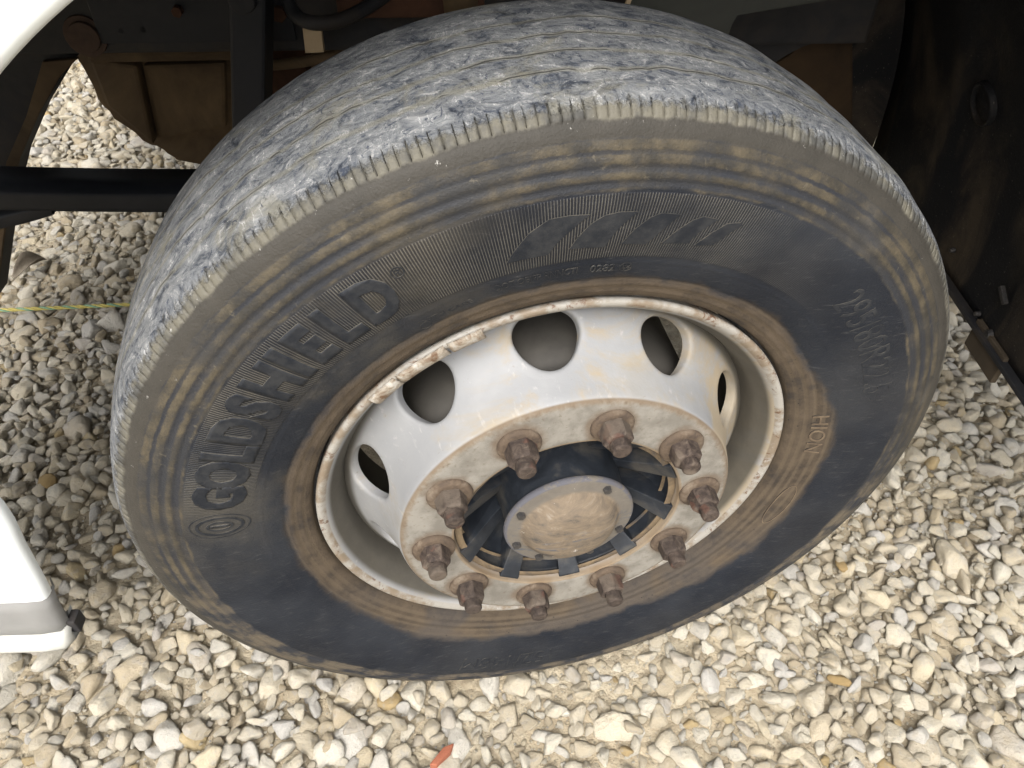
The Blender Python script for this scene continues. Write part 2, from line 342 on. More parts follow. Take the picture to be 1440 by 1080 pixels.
def lathe(name, prof, n, a0=0.0):
    """prof: list of (y, r) from outside going in; axis along Y"""
    prof = np.array(prof); a = a0 - np.linspace(0, 2 * np.pi, n, endpoint=False)
    V = np.empty((n, len(prof), 3)); V[..., 0] = np.cos(a)[:, None] * prof[None, :, 1]
    V[..., 2] = np.sin(a)[:, None] * prof[None, :, 1]; V[..., 1] = prof[None, :, 0]
    return grid_mesh(name, V)
def smooth_curve(pts, n):
    """Catmull-Rom through pts, n samples per span"""
    P = np.array(pts, float); Q = np.vstack([2 * P[0] - P[1], P, 2 * P[-1] - P[-2]]); out = []
    for i in range(1, len(Q) - 2):
        for t in np.linspace(0, 1, n, endpoint=False):
            p0, p1, p2, p3 = Q[i - 1], Q[i], Q[i + 1], Q[i + 2]
            out.append(.5 * (2 * p1 + (p2 - p0) * t + (2 * p0 - 5 * p1 + 4 * p2 - p3) * t * t + (3 * p1 - p0 - 3 * p2 + p3) * t ** 3))
    out.append(P[-1]); return np.array(out)
def bm_obj(name, bm, mat, parent=None, smooth=False, bevel=0.0, segs=2):
    if bevel > 0:
        bmesh.ops.bevel(bm, geom=list(bm.edges), offset=bevel, segments=segs, profile=.6, affect='EDGES', clamp_overlap=True)
    bmesh.ops.recalc_face_normals(bm, faces=list(bm.faces))
    me = bpy.data.meshes.new(name); bm.to_mesh(me); bm.free(); return link(name, me, mat, parent, smooth)
def box_bm(x0, x1, y0, y1, z0, z1, bm=None):
    bm = bm or bmesh.new(); vs = [bm.verts.new((x, y, z)) for x in (x0, x1) for y in (y0, y1) for z in (z0, z1)]
    for q in ((0, 1, 3, 2), (4, 6, 7, 5), (0, 4, 5, 1), (2, 3, 7, 6), (0, 2, 6, 4), (1, 5, 7, 3)): bm.faces.new([vs[i] for i in q])
    return bm
def prism_bm(poly, y0, y1, bm=None):
    """poly: (x, z) points, extruded from y0 to y1"""
    bm = bm or bmesh.new(); a = [bm.verts.new((x, y0, z)) for x, z in poly]; b = [bm.verts.new((x, y1, z)) for x, z in poly]
    bm.faces.new(a); bm.faces.new(b[::-1]); n = len(poly)
    for i in range(n): bm.faces.new((a[i], a[(i + 1) % n], b[(i + 1) % n], b[i]))
    return bm
def cyl_bm(p0, p1, r0, r1=None, n=20, bm=None):
    bm = bm or bmesh.new(); r1 = r0 if r1 is None else r1; p0 = Vector(p0); p1 = Vector(p1); d = (p1 - p0).normalized()
    u = d.orthogonal().normalized(); w = d.cross(u); A = []; B = []
    for i in range(n):
        a = 2 * math.pi * i / n; q = u * math.cos(a) + w * math.sin(a); A.append(bm.verts.new(p0 + q * r0)); B.append(bm.verts.new(p1 + q * r1))
    bm.faces.new(A[::-1]); bm.faces.new(B)
    for i in range(n): bm.faces.new((A[i], A[(i + 1) % n], B[(i + 1) % n], B[i]))
    return bm
def tag(o, label=None, cat=None, group=None, kind=None):
    if label: o['label'] = label
    if cat: o['category'] = cat
    if group: o['group'] = group
    if kind: o['kind'] = kind
    return o

# ================================================================== ground
R_SHEET = [0, .25, .5, .75, 1, 1.3, 1.6, 2, 2.5, 3.2, 4, 5.5, 8, 12, 20, 35, 60, 110]
gv = []
for rr in R_SHEET[1:]:
    for i in range(96):
        a = 2 * math.pi * i / 96; gx, gy = rr * math.cos(a), .6 + rr * math.sin(a)
        gv.append((gx, gy, .006 * math.sin(gx * 5.1 + 1) * math.cos(gy * 4.3) * (1 if rr < 20 else 0)))
gf = [[len(gv), i, (i + 1) % 96] for i in range(96)]
for k_ in range(len(R_SHEET) - 2):
    for i in range(96): gf.append([k_ * 96 + i, (k_ + 1) * 96 + i, (k_ + 1) * 96 + (i + 1) % 96, k_ * 96 + (i + 1) % 96])
gv.append((0, .6, 0))
ground = link('ground', pydata('ground', gv, gf), M['sand']); tag(ground, 'sandy pale ground under the loose gravel', None, None, 'structure')
ground['label'] = 'pale sandy ground strewn with cream limestone gravel'

# ================================================================== truck
truck = bpy.data.objects.new('truck', None); COL.objects.link(truck); truck.empty_display_size = .2
tag(truck, 'white truck with dusty steered front wheel standing on pale gravel', 'truck')
WO = Vector((0, 0, H))

# ------------------------------------------------------------------ tyre
YC = .1676
half = [(.082, .2925), (.074, .2960), (.066, .3000), (.0580, .3030), (.0525, .3060), (.0480, .3100), (.0455, .3160), (.0425, .3240), (.0400, .3330), (.0362, .3440),
        (.0335, .3530), (.0312, .3640), (.0268, .3850), (.0243, .4050), (.0231, .4250), (.0234, .4370), (.0245, .4490), (.0268, .4610),
        (.0302, .4735), (.0345, .4850), (.0390, .4940), (.0432, .5000), (.0485, .5050), (.0550, .5088), (.0640, .5122), (.0780, .5150), (.1000, .5176), (.1300, .5193), (YC, .5200)]
hs = smooth_curve(half, 12)
def resample(P, step):
    d = np.r_[0, np.cumsum(np.linalg.norm(np.diff(P, axis=0), axis=1))]; n = int(d[-1] / step); t = np.linspace(0, d[-1], n + 1)
    return np.c_[np.interp(t, d, P[:, 0]), np.interp(t, d, P[:, 1])]
hp = resample(hs, .0021)
_o = np.argsort(hs[:230, 1])
SW_R = hs[:, 1]; SW_Y = hs[:, 0]
def side_y(r): return float(np.interp(r, SW_R, SW_Y))
def bell(v, c, w): return np.exp(-((v - c) / w) ** 2)
off = np.zeros(len(hp)); fr = hp[:, 1]; isd = hp[:, 0] < .06
for c_, d_, w_ in ((.3060, .0012, .0022), (.3165, .0016, .0024), (.3270, .0014, .0022), (.3345, -.0010, .0020), (.3600, .0007, .0010),
                   (.4475, -.0012, .0024), (.4540, .0006, .0030), (.4605, -.0012, .0022), (.4670, .0005, .0030), (.4730, -.0009, .0016), (.4845, -.0006, .0012), (.4965, -.0008, .0012)):
    off += isd * d_ * bell(fr, c_, w_)
tang = np.gradient(hp, axis=0); tang /= np.linalg.norm(tang, axis=1)[:, None]
nrm = np.c_[-tang[:, 1], tang[:, 0]]
hp2 = hp + nrm * off[:, None]
full = np.vstack([hp2, np.c_[2 * YC - hp[::-1][1:, 0], hp[::-1][1:, 1]]])
NS = 320; ang = []; slit = []
prs = np.array([-.0011, -.00045, .00045, .0011])
for i in range(NS):
    a0 = 2 * math.pi * (i + .08 * rng.uniform(-1, 1)) / NS; wk = .5 if i % 3 else .9
    for j, pq in enumerate(prs):
        ang.append(a0 + pq * wk / .505); slit.append(1.0 if j in (1, 2) else 0.0)
    for q in (.36, .64): ang.append(2 * math.pi * (i + q) / NS); slit.append(0.0)
ang = np.array(ang); slit = np.array(slit)
Vt = np.empty((len(ang), len(full), 3))
# sipe depth by radius on the front shoulder and mirrored one
fr_ = full[:, 1]; sd = np.where(((full[:, 0] < .064) | (full[:, 0] > 2 * YC - .064)) & (fr_ > .4985) & (fr_ < .5098), 1.0, 0.0)
rad = fr_[None] - slit[:, None] * sd[None] * .0035; yy = full[None, :, 0] + slit[:, None] * sd[None] * .0035 * np.where(full[None, :, 0] < YC, 1, -1)
# the tyre is old: low-frequency unevenness on the tread
und = .0009 * np.sin(9 * ang[:, None] + 30 * full[None, :, 0]) * np.sin(23 * ang[:, None] - 55 * full[None, :, 0]) * (fr_[None] > .512)
rad = rad + und
Vt[..., 0] = np.cos(-ang)[:, None] * rad; Vt[..., 2] = np.sin(-ang)[:, None] * rad; Vt[..., 1] = yy
low = Vt[..., 2] < -(H + .002)
Vt[..., 2] = np.where(low, -(H + .002), Vt[..., 2])
tyre = link('tyre', grid_mesh('tyre', Vt), M['tyre'], truck); tyre.location = WO
tag(tyre, 'worn grey truck tyre caked with dust')

# ------------------------------------------------------------------ raised marks on the sidewall
def wrap_mesh(name, bm, hgt, parent, mats, cell=.0045):
    """bm: flat mesh in (arc position at mid radius -> angle, radius) = (x, y); raised from the sidewall by hgt"""
    xs = [v.co.x for v in bm.verts]; ys = [v.co.y for v in bm.verts]
    for lo, hi, ax in ((min(xs), max(xs), 0), (min(ys), max(ys), 1)):
        nn = int((hi - lo) / (cell / .4 if ax == 0 else cell))
        for i in range(1, nn + 1):
            p = lo + (hi - lo) * i / (nn + 1); co = (p, 0, 0) if ax == 0 else (0, p, 0); no = (1, 0, 0) if ax == 0 else (0, 1, 0)
            bmesh.ops.bisect_plane(bm, geom=list(bm.verts) + list(bm.edges) + list(bm.faces), plane_co=co, plane_no=no, dist=1e-6)
    bmesh.ops.recalc_face_normals(bm, faces=list(bm.faces))
    topf = list(bm.faces)
    ex = bmesh.ops.extrude_face_region(bm, geom=topf)
    new = [e for e in ex['geom'] if isinstance(e, bmesh.types.BMVert)]
    for v in new: v.co.z = 1.0
    newf = set(e for e in ex['geom'] if isinstance(e, bmesh.types.BMFace))
    bmesh.ops.delete(bm, geom=[f for f in topf if f.is_valid], context='FACES_ONLY') if False else None
    for f in bm.faces:
        zs = [v.co.z for v in f.verts]; f.material_index = 0 if min(zs) > .5 else 1
    for v in bm.verts:
        a, r = -v.co.x, v.co.y; y = side_y(r) - (hgt if v.co.z > .5 else -.0015)
        v.co = (r * math.cos(a), y, r * math.sin(a))
    bmesh.ops.recalc_face_normals(bm, faces=list(bm.faces))
    me = bpy.data.meshes.new(name); bm.to_mesh(me); bm.free()
    return link(name, me, mats, parent, False)
LM = [M['letter'], M['letter_edge']]
LMUD = [mat_letter('muddy_letter_face', (.07, .052, .036), (.12, .092, .062), .9), mat_letter('muddy_letter_edge', (.02, .017, .014), (.05, .04, .03), .9)]
def text_mark(s, a_mid, r_mid, size, xs=1.0, offset=.0, hgt=.0012, name='raised_lettering', parent=None, mats=None):
    """text running clockwise, tops outward; a_mid in degrees; size = cap height"""
    cu = bpy.data.curves.new('t', 'FONT'); cu.body = s; cu.align_x = 'CENTER'; cu.size = 1.0; cu.offset = offset; cu.resolution_u = 3
    ob = bpy.data.objects.new('t', cu); COL.objects.link(ob); dg = bpy.context.evaluated_depsgraph_get()
    me = bpy.data.meshes.new_from_object(ob.evaluated_get(dg)); bm = bmesh.new(); bm.from_mesh(me)
    bpy.data.objects.remove(ob); bpy.data.curves.remove(cu); bpy.data.meshes.remove(me)
    bmesh.ops.remove_doubles(bm, verts=list(bm.verts), dist=1e-5)
    k = size / .69
    for v in bm.verts:
        v.co = (-math.radians(a_mid) + v.co.x * k * xs / r_mid, r_mid + (v.co.y - .345) * k, 0)
    return wrap_mesh(name, bm, hgt, tyre, mats or LM)
def poly_mark(pts, hgt=.0012, name='raised_blade'):
    bm = bmesh.new(); vs = [bm.verts.new((-a, r, 0)) for a, r in pts]; bm.faces.new(vs)
    bmesh.ops.triangulate(bm, faces=list(bm.faces)); return wrap_mesh(name, bm, hgt, tyre, LM)
WORD = 'GOLDSHIELD'; LA = [163.2, 157.8, 153.0, 148.0, 142.8, 137.3, 133.2, 129.2, 124.0, 118.2]
for ch, a_ in zip(WORD, LA): text_mark(ch, a_, .4035, .047, (.78 if ch not in 'I' else .95), .06, .0011, 'raised_letter')
text_mark('®', 113.6, .419, .012, 1, 0, .0008, 'raised_letter')
def ring_mark(ac, rc, ra, rr_, w, hgt=.001, name='raised_emblem', n=36, mats=None):
    """oval ring; ac degrees, ra half-length along the arc (m), rr_ half-length radially"""
    bm = bmesh.new(); A = []; B = []
    for i in range(n):
        t = 2 * math.pi * i / n
        A.append(bm.verts.new((-math.radians(ac) + ra * math.cos(t) / rc, rc + rr_ * math.sin(t), 0)))
        B.append(bm.verts.new((-math.radians(ac) + (ra - w) * math.cos(t) / rc, rc + (rr_ - w) * math.sin(t), 0)))
    for i in range(n): bm.faces.new((A[i], A[(i + 1) % n], B[(i + 1) % n], B[i]))
    return wrap_mesh(name, bm, hgt, tyre, mats or LM, .01)
ring_mark(170.3, .4035, .0165, .026, .0035); ring_mark(170.3, .4035, .0085, .0145, .003)
ring_mark(170.3, .4035, .0215, .033, .0015, .0006)
text_mark('I', 170.3, .4035, .02, 1, .01, .001, 'raised_emblem')
def zc(pts, x0, y0, k): return [wp(x0 + x * k, y0 + y * k, .0245) for x, y in pts]
BL = [[(238, 500), (270, 440), (340, 350), (430, 285), (520, 268), (620, 262), (540, 330), (470, 400), (430, 460)],
      [(528, 432), (560, 380), (620, 310), (690, 265), (760, 250), (840, 248), (760, 320), (715, 380), (690, 425)],
      [(765, 408), (830, 330), (900, 275), (950, 255), (1035, 262), (960, 330), (880, 410)],
      [(950, 405), (1020, 340), (1090, 290), (1140, 272), (1210, 285), (1120, 350), (1070, 405)],
      [(1100, 415), (1180, 350), (1250, 305), (1310, 300), (1320, 310), (1260, 350), (1190, 410)]]
for b_ in BL: poly_mark(zc(b_, 640, 220, 440 / 1440), .0010)
text_mark('295/80R22.5', 30, .405, .034, .78, 0, .0005)
text_mark('152/148M', -100, .412, .032, .85, 0, .0007)
text_mark('HION', 6, .341, .019, 1.1, .0, .0009, mats=LMUD)
text_mark('DOT OBJFP RNNCTI', 96.6, .353, .0085, .72, .0, .0007)
ring_mark(82.4, .3525, .0065, .0065, .0013, .0008, 'raised_lettering', 24); text_mark('E4', 82.4, .3525, .006, 1, 0, .0008)
text_mark('0282', 86.2, .3525, .0095, .9, .01, .0008)
ring_mark(115.5, .341, .006, .006, .0011, .0007, 'raised_lettering', 24); text_mark('WITH CARE', 111.5, .3475, .006, 1.2, 0, .0006)
ring_mark(-19, .344, .043, .011, .0014, .0007, 'moulded_plate_outline', 48, LMUD)

# ------------------------------------------------------------------ wheel rim: barrel with lip, dished disc with ten hand holes
PH = math.radians(112.0685)
rim = link('wheel_rim', lathe('wheel_rim', resample(smooth_curve([(.072, .2955), (.062, .2965), (.0565, .2990), (.0525, .2992), (.0505, .2980), (.0498, .2950), (.0508, .2915), (.0540, .2875), (.0595, .2825), (.0680, .2765), (.0800, .2690), (.0950, .2650), (.1150, .2630), (.16, .262), (.24, .262)], 8), .0022), 240), M['rim'], truck)
rim.location = WO; tag(rim, 'silver steel wheel with oval hand holes and beige bolt face')
DP = resample(smooth_curve([(.0, .1990), (.0012, .2025), (.0045, .2058), (.012, .2085), (.026, .2125), (.045, .2195), (.062, .2290), (.078, .2405), (.092, .2525), (.104, .2640)], 10), .0005)
DS = np.r_[0, np.cumsum(np.linalg.norm(np.diff(DP, axis=0), axis=1))]; DL = DS[-1]
def disc_pt(a, s, depth=0.0):
    s = min(max(s, 0), DL); y = np.interp(s, DS, DP[:, 0]); r = np.interp(s, DS, DP[:, 1])
    e = 1e-3; y1 = np.interp(min(s + e, DL), DS, DP[:, 0]); r1 = np.interp(min(s + e, DL), DS, DP[:, 1]); y0 = np.interp(max(s - e, 0), DS, DP[:, 0]); r0 = np.interp(max(s - e, 0), DS, DP[:, 1])
    ty, tr = y1 - y0, r1 - r0; q = math.hypot(ty, tr); ny, nr = tr / q, -ty / q       # inward normal
    y += ny * depth; r += nr * depth
    return (r * math.cos(a), y, r * math.sin(a))
bm = bmesh.new(); NB = 64; S0, S1 = .022, DL; SC, SH, AH = .086, .0335, .0355
def sector(ac):
    hw = math.radians(18); loops = []
    def outer(t):                             # rectangle boundary walked by angle
        c, s_ = math.cos(t), math.sin(t); m = max(abs(c), abs(s_)); u, v = c / m, s_ / m
        return ac - u * hw, (SC + v * (S1 - SC)) if v > 0 else (SC + v * (SC - S0))
    def hole(t, g=0.0):                       # rounded hole, wider away from the hub
        c, s_ = math.cos(t), math.sin(t); n_ = 2.1; q = (abs(c) ** n_ + abs(s_) ** n_) ** (-1 / n_)
        sv_ = SC - .004 + s_ * q * (SH + g); wdt = (AH + g) * (1 + .20 * s_)
        return ac - c * q * wdt / .232, sv_
    ts = [2 * math.pi * i / NB + math.pi / 4 for i in range(NB)]
    for kf in (0, .25, .5, .72, .88, 1.0):
        row = []
        for t in ts:
            A_, B_ = outer(t), hole(t, .006); row.append(bm.verts.new(disc_pt(A_[0] * (1 - kf) + B_[0] * kf, A_[1] * (1 - kf) + B_[1] * kf)))
        loops.append(row)
    for g, dp in ((.0035, .0003), (.0018, .0010), (.0006, .0022), (0, .004), (0, .013)):
        loops.append([bm.verts.new(disc_pt(*hole(t, g), dp)) for t in ts])
    for A_, B_ in zip(loops, loops[1:]):
        for i in range(NB): bm.faces.new((A_[i], A_[(i + 1) % NB], B_[(i + 1) % NB], B_[i]))
for i in range(10): sector(PH + math.radians(18 + 36 * i))
bmesh.ops.remove_doubles(bm, verts=list(bm.verts), dist=2e-4)
NA = 240
inner = [(.013, .1400), (.011, .1412), (.0018, .1412), (.0006, .1417), (0, .1426), (0, .150), (0, .158), (0, .167), (0, .176), (0, .185), (0, .193), (0, .1975)] + [tuple(p) for p in DP[2::3] if np.interp(p[0], DP[:, 0], DS) < S0 - .0008]
inner.append((np.interp(S0 + .0006, DS, DP[:, 0]), np.interp(S0 + .0006, DS, DP[:, 1])))
lv = [[bm.verts.new((r * math.cos(2 * math.pi * i / NA), y, r * math.sin(2 * math.pi * i / NA))) for y, r in inner] for i in range(NA)]
for i in range(NA):
    for j in range(len(inner) - 1): bm.faces.new((lv[i][j], lv[i][j + 1], lv[(i + 1) % NA][j + 1], lv[(i + 1) % NA][j]))
disc = bm_obj('wheel_disc', bm, M['rim'], truck, True); disc.location = WO; tag(disc, 'dished silver wheel disc with ten hand holes')
# what shows behind the hand holes: the brake drum
drum = link('brake_drum', lathe('brake_drum', [(.065, .135), (.062, .165), (.066, .192), (.078, .203), (.10, .206), (.24, .208), (.25, .15), (.26, .06)], 96), mat_noise('brake_drum_iron', [(.035, .033, .03), (.07, .065, .056)], 9, .7, .2), truck); drum.location = WO

# balance weights hooked on the lip
def arc_weight(a0, a1, name='balance_weight'):
    n = 14; prof = [(.0470, .2990), (.0450, .2945), (.0455, .2890), (.0485, .2835), (.0540, .2790), (.0600, .2760), (.0640, .2775), (.0600, .2800), (.0535, .2850), (.0505, .2900), (.0500, .2950)]
    V = np.empty((n, len(prof), 3))
    for i in range(n):
        t = i / (n - 1); a = math.radians(a0 + (a1 - a0) * t); e = min(t, 1 - t) * (n - 1); sc = 1.0 if e >= 1 else .6
        for j, (y, r) in enumerate(prof):
            ym, rm = .053, .288; V[i, j] = (0, 0, 0); yy_, rr_ = ym + (y - ym) * sc, rm + (r - rm) * (.85 + .15 * sc)
            V[i, j] = (rr_ * math.cos(a), yy_, rr_ * math.sin(a))
    me = grid_mesh(name, V, False, True); bm = bmesh.new(); bm.from_mesh(me); bm.verts.ensure_lookup_table()
    for base in (0, (n - 1) * len(prof)): bm.faces.new([bm.verts[base + j] for j in range(len(prof))])
    bpy.data.meshes.remove(me); o = bm_obj(name, bm, M['weight'], truck, True); o.location = WO; return o
arc_weight(136.0, 128.6); arc_weight(128.0, 116.2); arc_weight(115.4, 108.0)

# ------------------------------------------------------------------ lug nuts: hex body with washer and stud as its parts
def local_lathe(prof, n):
    v = []; f = []; m = len(prof)
    for i in range(n):
        a = 2 * math.pi * i / n; v += [(r * math.cos(a), y, r * math.sin(a)) for y, r in prof]
    for i in range(n):
        for j in range(m - 1): f.append((i * m + j, i * m + j + 1, ((i + 1) % n) * m + j + 1, ((i + 1) % n) * m + j))
    return v, f
def hex_mesh():
    rows = [(-.0035, .0172), (-.0055, .0185), (-.009, .0184), (-.022, .0176), (-.0255, .0168), (-.0278, .0145), (-.0278, .0108)]; n = 48; v = []; f = []
    for y, R0 in rows:
        for i in range(n):
            a = 2 * math.pi * i / n; sec = math.cos(((a + math.pi / 6) % (math.pi / 3)) - math.pi / 6)
            rh = R0 * .866 / sec; rr_ = min(rh, R0 * .985) if y > -.0255 else min(rh, R0)
            v.append((rr_ * math.cos(a), y, rr_ * math.sin(a)))
    for j in range(len(rows) - 1):
        for i in range(n): f.append((j * n + i, j * n + (i + 1) % n, (j + 1) * n + (i + 1) % n, (j + 1) * n + i))
    return pydata('lug_nut', v, [q[::-1] for q in f])
wsh = pydata('washer', *local_lathe([(.001, .0255), (-.0018, .0262), (-.0042, .0252), (-.0058, .0225), (-.0064, .0195), (-.0062, .015)], 40))
sp_ = [(-.024, .0108)]
for i in range(9): sp_ += [(-.0262 - i * .0015, .0112 if i % 2 else .0104)]
sp_ += [(-.0395, .0108), (-.0412, .0096), (-.0418, .0080), (-.0416, .0040), (-.0416, .0002)]
std = pydata('stud', *local_lathe(sp_, 28)); hexm = hex_mesh()
def nut_at(i):
    a = PH - i * math.radians(36)
    o = link('lug_nut', hexm, None, truck, False); o.location = (WO.x + .1675 * math.cos(a), 0, H + .1675 * math.sin(a)); o.rotation_euler = (0, random.uniform(0, 1.05), 0)
    w_ = link('washer', wsh, None, o); w_.rotation_euler = (0, random.uniform(0, 6), 0); s_ = link('stud', std, None, o); s_.scale = (1, random.uniform(.86, 1.04), 1); w_.scale = (random.uniform(.95, 1.05),) * 3; o.scale = (1, random.uniform(.94, 1.06), 1)
hexm.materials.append(M['nut']); wsh.materials.append(M['washer']); std.materials.append(M['nut'])
for i in range(10): nut_at(i)

# ------------------------------------------------------------------ hub: barrel, recessed web, ribs, cap
hub = link('hub', lathe('hub', resample(smooth_curve([(-.001, .060), (.000, .0745), (.003, .0760), (.012, .0762), (.040, .0775), (.062, .0800), (.074, .0860), (.076, .0980), (.068, .1150), (.052, .1280), (.034, .1345), (.022, .1375), (.016, .1385), (.015, .1450)], 6), .0025), 160), M['hub'], truck)
hub.location = WO; tag(hub, 'dark blue hub set back in the wheel centre')
fl = link('spigot_ring', lathe('spigot_ring', [(.010, .1308), (.009, .1320), (.0088, .1385), (.010, .1398), (.03, .1398), (.032, .131)], 160), M['hubdust'], hub)
for i in range(10):
    a = PH + math.radians(18 + 36 * i); bm = bmesh.new(); w = .0075
    pr_ = [(.070, .000 + .055), (.1380, .0040), (.1405, .0040), (.1405, .020), (.128, .060), (.085, .080), (.070, .080)]
    prism_bm(pr_, -w, w, bm)
    for v in bm.verts:
        r_, t_, y_ = v.co.x, v.co.y, v.co.z; k_ = 1.0 + (.9 if r_ > .136 else 0)
        v.co = (r_ * math.cos(a) - t_ * k_ * math.sin(a), y_, r_ * math.sin(a) + t_ * k_ * math.cos(a))
    bm_obj('rib', bm, M['hub'], hub, False, .0015)
cap = link('hub_cap', lathe('hub_cap', resample(smooth_curve([(.003, .0785), (.001, .0812), (-.003, .0816), (-.0058, .0800), (-.0066, .0770), (-.0080, .0660), (-.0098, .0605), (-.0150, .0570), (-.0235, .0500), (-.0290, .0400), (-.0318, .0240), (-.0325, .0080), (-.0326, .0003)], 6), .0015), 120), M['cap'], truck)
cap.location = WO; tag(cap, 'ochre dusty domed hub cap')
for ad in (150, 54, -24, -66, -122, 200):
    a = math.radians(ad); bm = cyl_bm((0, .001, 0), (0, -.0055, 0), .0058, .0052, 6)
    o = bm_obj('cap_bolt', bm, M['capbolt'], cap, False, .0006); o.location = (.0712 * math.cos(a), -.0068, .0712 * math.sin(a))

# ------------------------------------------------------------------ body: everything below is laid out in the truck's own axes
def tparent(o):
    o.parent = truck; o.rotation_euler = (0, 0, TH); return o
def sub(name, bm, mat, parent, smooth=False, bevel=0.0, segs=2):
    return bm_obj(name, bm, mat, parent, smooth, bevel, segs)
# cab side with wheel arch (outer skin near yt = 0)
def arch_pts(rad_, a0, a1, n): return [(rad_ * math.cos(math.radians(a0 + (a1 - a0) * i / n)), H + rad_ * math.sin(math.radians(a0 + (a1 - a0) * i / n))) for i in range(n + 1)]
edge = [(-.6975, .352), (-.692, .385), (-.681, .47), (-.6700, .555)] + [( .708 * math.cos(math.radians(t)), H + (.708 + .13 * (math.sin(math.pi * (112 - t) / 82) if 30 < t < 112 else 0)) * math.sin(math.radians(t))) for t in range(165, 20, -5)] + [(.70, .62), (.705, .50), (.71, .45)]
def skin(name, yo, yi, mat):
    """panel with a rounded return along the arch edge"""
    bm = bmesh.new(); E_ = smooth_curve(edge, 3)
    outer = []
    for (x, z) in E_:
        d = Vector((x, z - .55)); d.normalize(); outer.append(d)
    rings = []
    for dist, y in ((0.0, yi), (0.0, yo + .010), (.002, yo + .004), (.008, yo), (.03, yo - .0015), (.09, yo - .002)):
        rings.append([bm.verts.new((x + d.x * dist * (1 if z > .55 else 1), y, z + (d.y * dist if z > .55 else 0))) for (x, z), d in zip(E_, outer)])
    far = []
    for (x, z), d in zip(E_, outer):
        if z < .75: fx = -1.35 if x < 0 else 1.25; fz = z
        else:
            t = (x + .7) / 1.4; fx = -1.35 + 2.6 * t; fz = 2.7
            if x < -.55: fx, fz = -1.35, .75 + (z - .75) * 6
            if x > .55: fx, fz = 1.25, .75 + (z - .75) * 6
        far.append(bm.verts.new((fx, yo - .002, min(fz, 2.7))))
    rings.append(far)
    for A_, B_ in zip(rings, rings[1:]):
        for i in range(len(A_) - 1): bm.faces.new((A_[i], A_[i + 1], B_[i + 1], B_[i]))
    return tparent(sub(name, bm, mat, None, True))
panel = skin('cab_side_panel', 0.0, .016, M['white']); tag(panel, 'white cab side panel cut out for the wheel')
# lower trim: grey band, pale lip, dark clip
def band(name, secs, mat, x0=-1.35):
    """secs: list of (x_end, y, z) around the section, swept from x0 to its end with a rounded corner"""
    bm = bmesh.new(); n = len(secs); A_ = [bm.verts.new((x0, y, z)) for x, y, z in secs]
    B_ = [bm.verts.new((x - .035, y, z)) for x, y, z in secs]; C_ = [bm.verts.new((x - .008, y + .004, z)) for x, y, z in secs]; D_ = [bm.verts.new((x, y + .02, z)) for x, y, z in secs]; E_ = [bm.verts.new((x - .012, y + .035, z)) for x, y, z in secs]
    for P_, Q_ in ((A_, B_), (B_, C_), (C_, D_), (D_, E_)):
        for i in range(n - 1): bm.faces.new((P_[i], P_[i + 1], Q_[i + 1], Q_[i]))
    return bm, A_
bm, _ = band('', [(-.6985, .006, .352), (-.6975, .004, .3495), (-.698, .0005, .346), (-.702, -.001, .32), (-.7065, -.002, .285), (-.709, -.001, .262), (-.7095, .004, .258)], None)
trim = tparent(sub('lower_trim', bm, M['grey'], None, True)); tag(trim, 'grey plastic band below the white panel')
bm, _ = band('', [(-.7080, .012, .2605), (-.7075, -.004, .2590), (-.7065, -.014, .2520), (-.7065, -.017, .2420), (-.7065, -.014, .2340), (-.707, .004, .2310), (-.707, .02, .2310)], None)
tparent(sub('trim_lip', bm, M['offwhite'], None, True))
tparent(sub('trim_clip', box_bm(-.712, -.699, .012, .035, .240, .268), M['chassis'], None, False, .003))

# cab shell: floor, far side, front, back, roof - keeps the daylight off the underside
tparent(sub('cab_floor', box_bm(-1.33, 1.23, .08, 2.36, 1.50, 1.55), M['floor'], None))
tparent(sub('cab_roof', box_bm(-1.33, 1.23, 0.03, 2.40, 2.68, 2.74), M['white'], None, False, .02))
tparent(sub('far_side_panel', prism_bm([(-1.35, .25), (-.71, .25), (-.69, .4)] + [(.7 * math.cos(math.radians(t)), H + .7 * math.sin(math.radians(t))) for t in range(180, 10, -10)] + [(.71, .45), (1.25, .45), (1.25, 2.7), (-1.35, 2.7)], 2.40, 2.44), M['white'], None))
tparent(sub('front_panel', box_bm(-1.39, -1.35, .0, 2.44, .80, 2.7), M['white'], None, False, .01))
tparent(sub('rear_panel', box_bm(1.25, 1.29, .0, 2.44, .95, 2.7), M['white'], None, False, .01))

# wheel-arch liner at the back of the wheel, with its inner wall
prof_l = smooth_curve([(.752, .425), (.752, .52), (.742, .64), (.715, .76), (.668, .88), (.60, .985), (.51, 1.07), (.41, 1.16), (.33, 1.24), (.28, 1.32)], 5)
YL = [.055, .06, .09, .15, .225, .245, .29, .39, .41, .46, .58, .68, .70, .74, .84, .92, .99]
OFF = [.0, .0, .0, .0, .0, .010, .012, .012, .002, .0, .0, .0, .012, .014, .012, .008, .0]
V = np.empty((len(prof_l), len(YL), 3))
for i, (x, z) in enumerate(prof_l):
    d = Vector((-x, H - z)).normalized()
    for j, (y_, of) in enumerate(zip(YL, OFF)):
        fade = min(1, i / 6); V[i, j] = (x + d.x * of * fade, y_, z + d.y * of * fade)
bm = bmesh.new(); me_ = grid_mesh('l', V, False); bm.from_mesh(me_); bpy.data.meshes.remove(me_)
liner = tparent(sub('wheel_arch_liner', bm, M['liner'], None, True)); tag(liner, 'black plastic wheel arch liner streaked with dry mud')
sm = liner.modifiers.new('thickness', 'SOLIDIFY'); sm.thickness = .004; sm.offset = 0
iw = [tp(1193, 0, 1.0), tp(1174, 150, 1.0)]
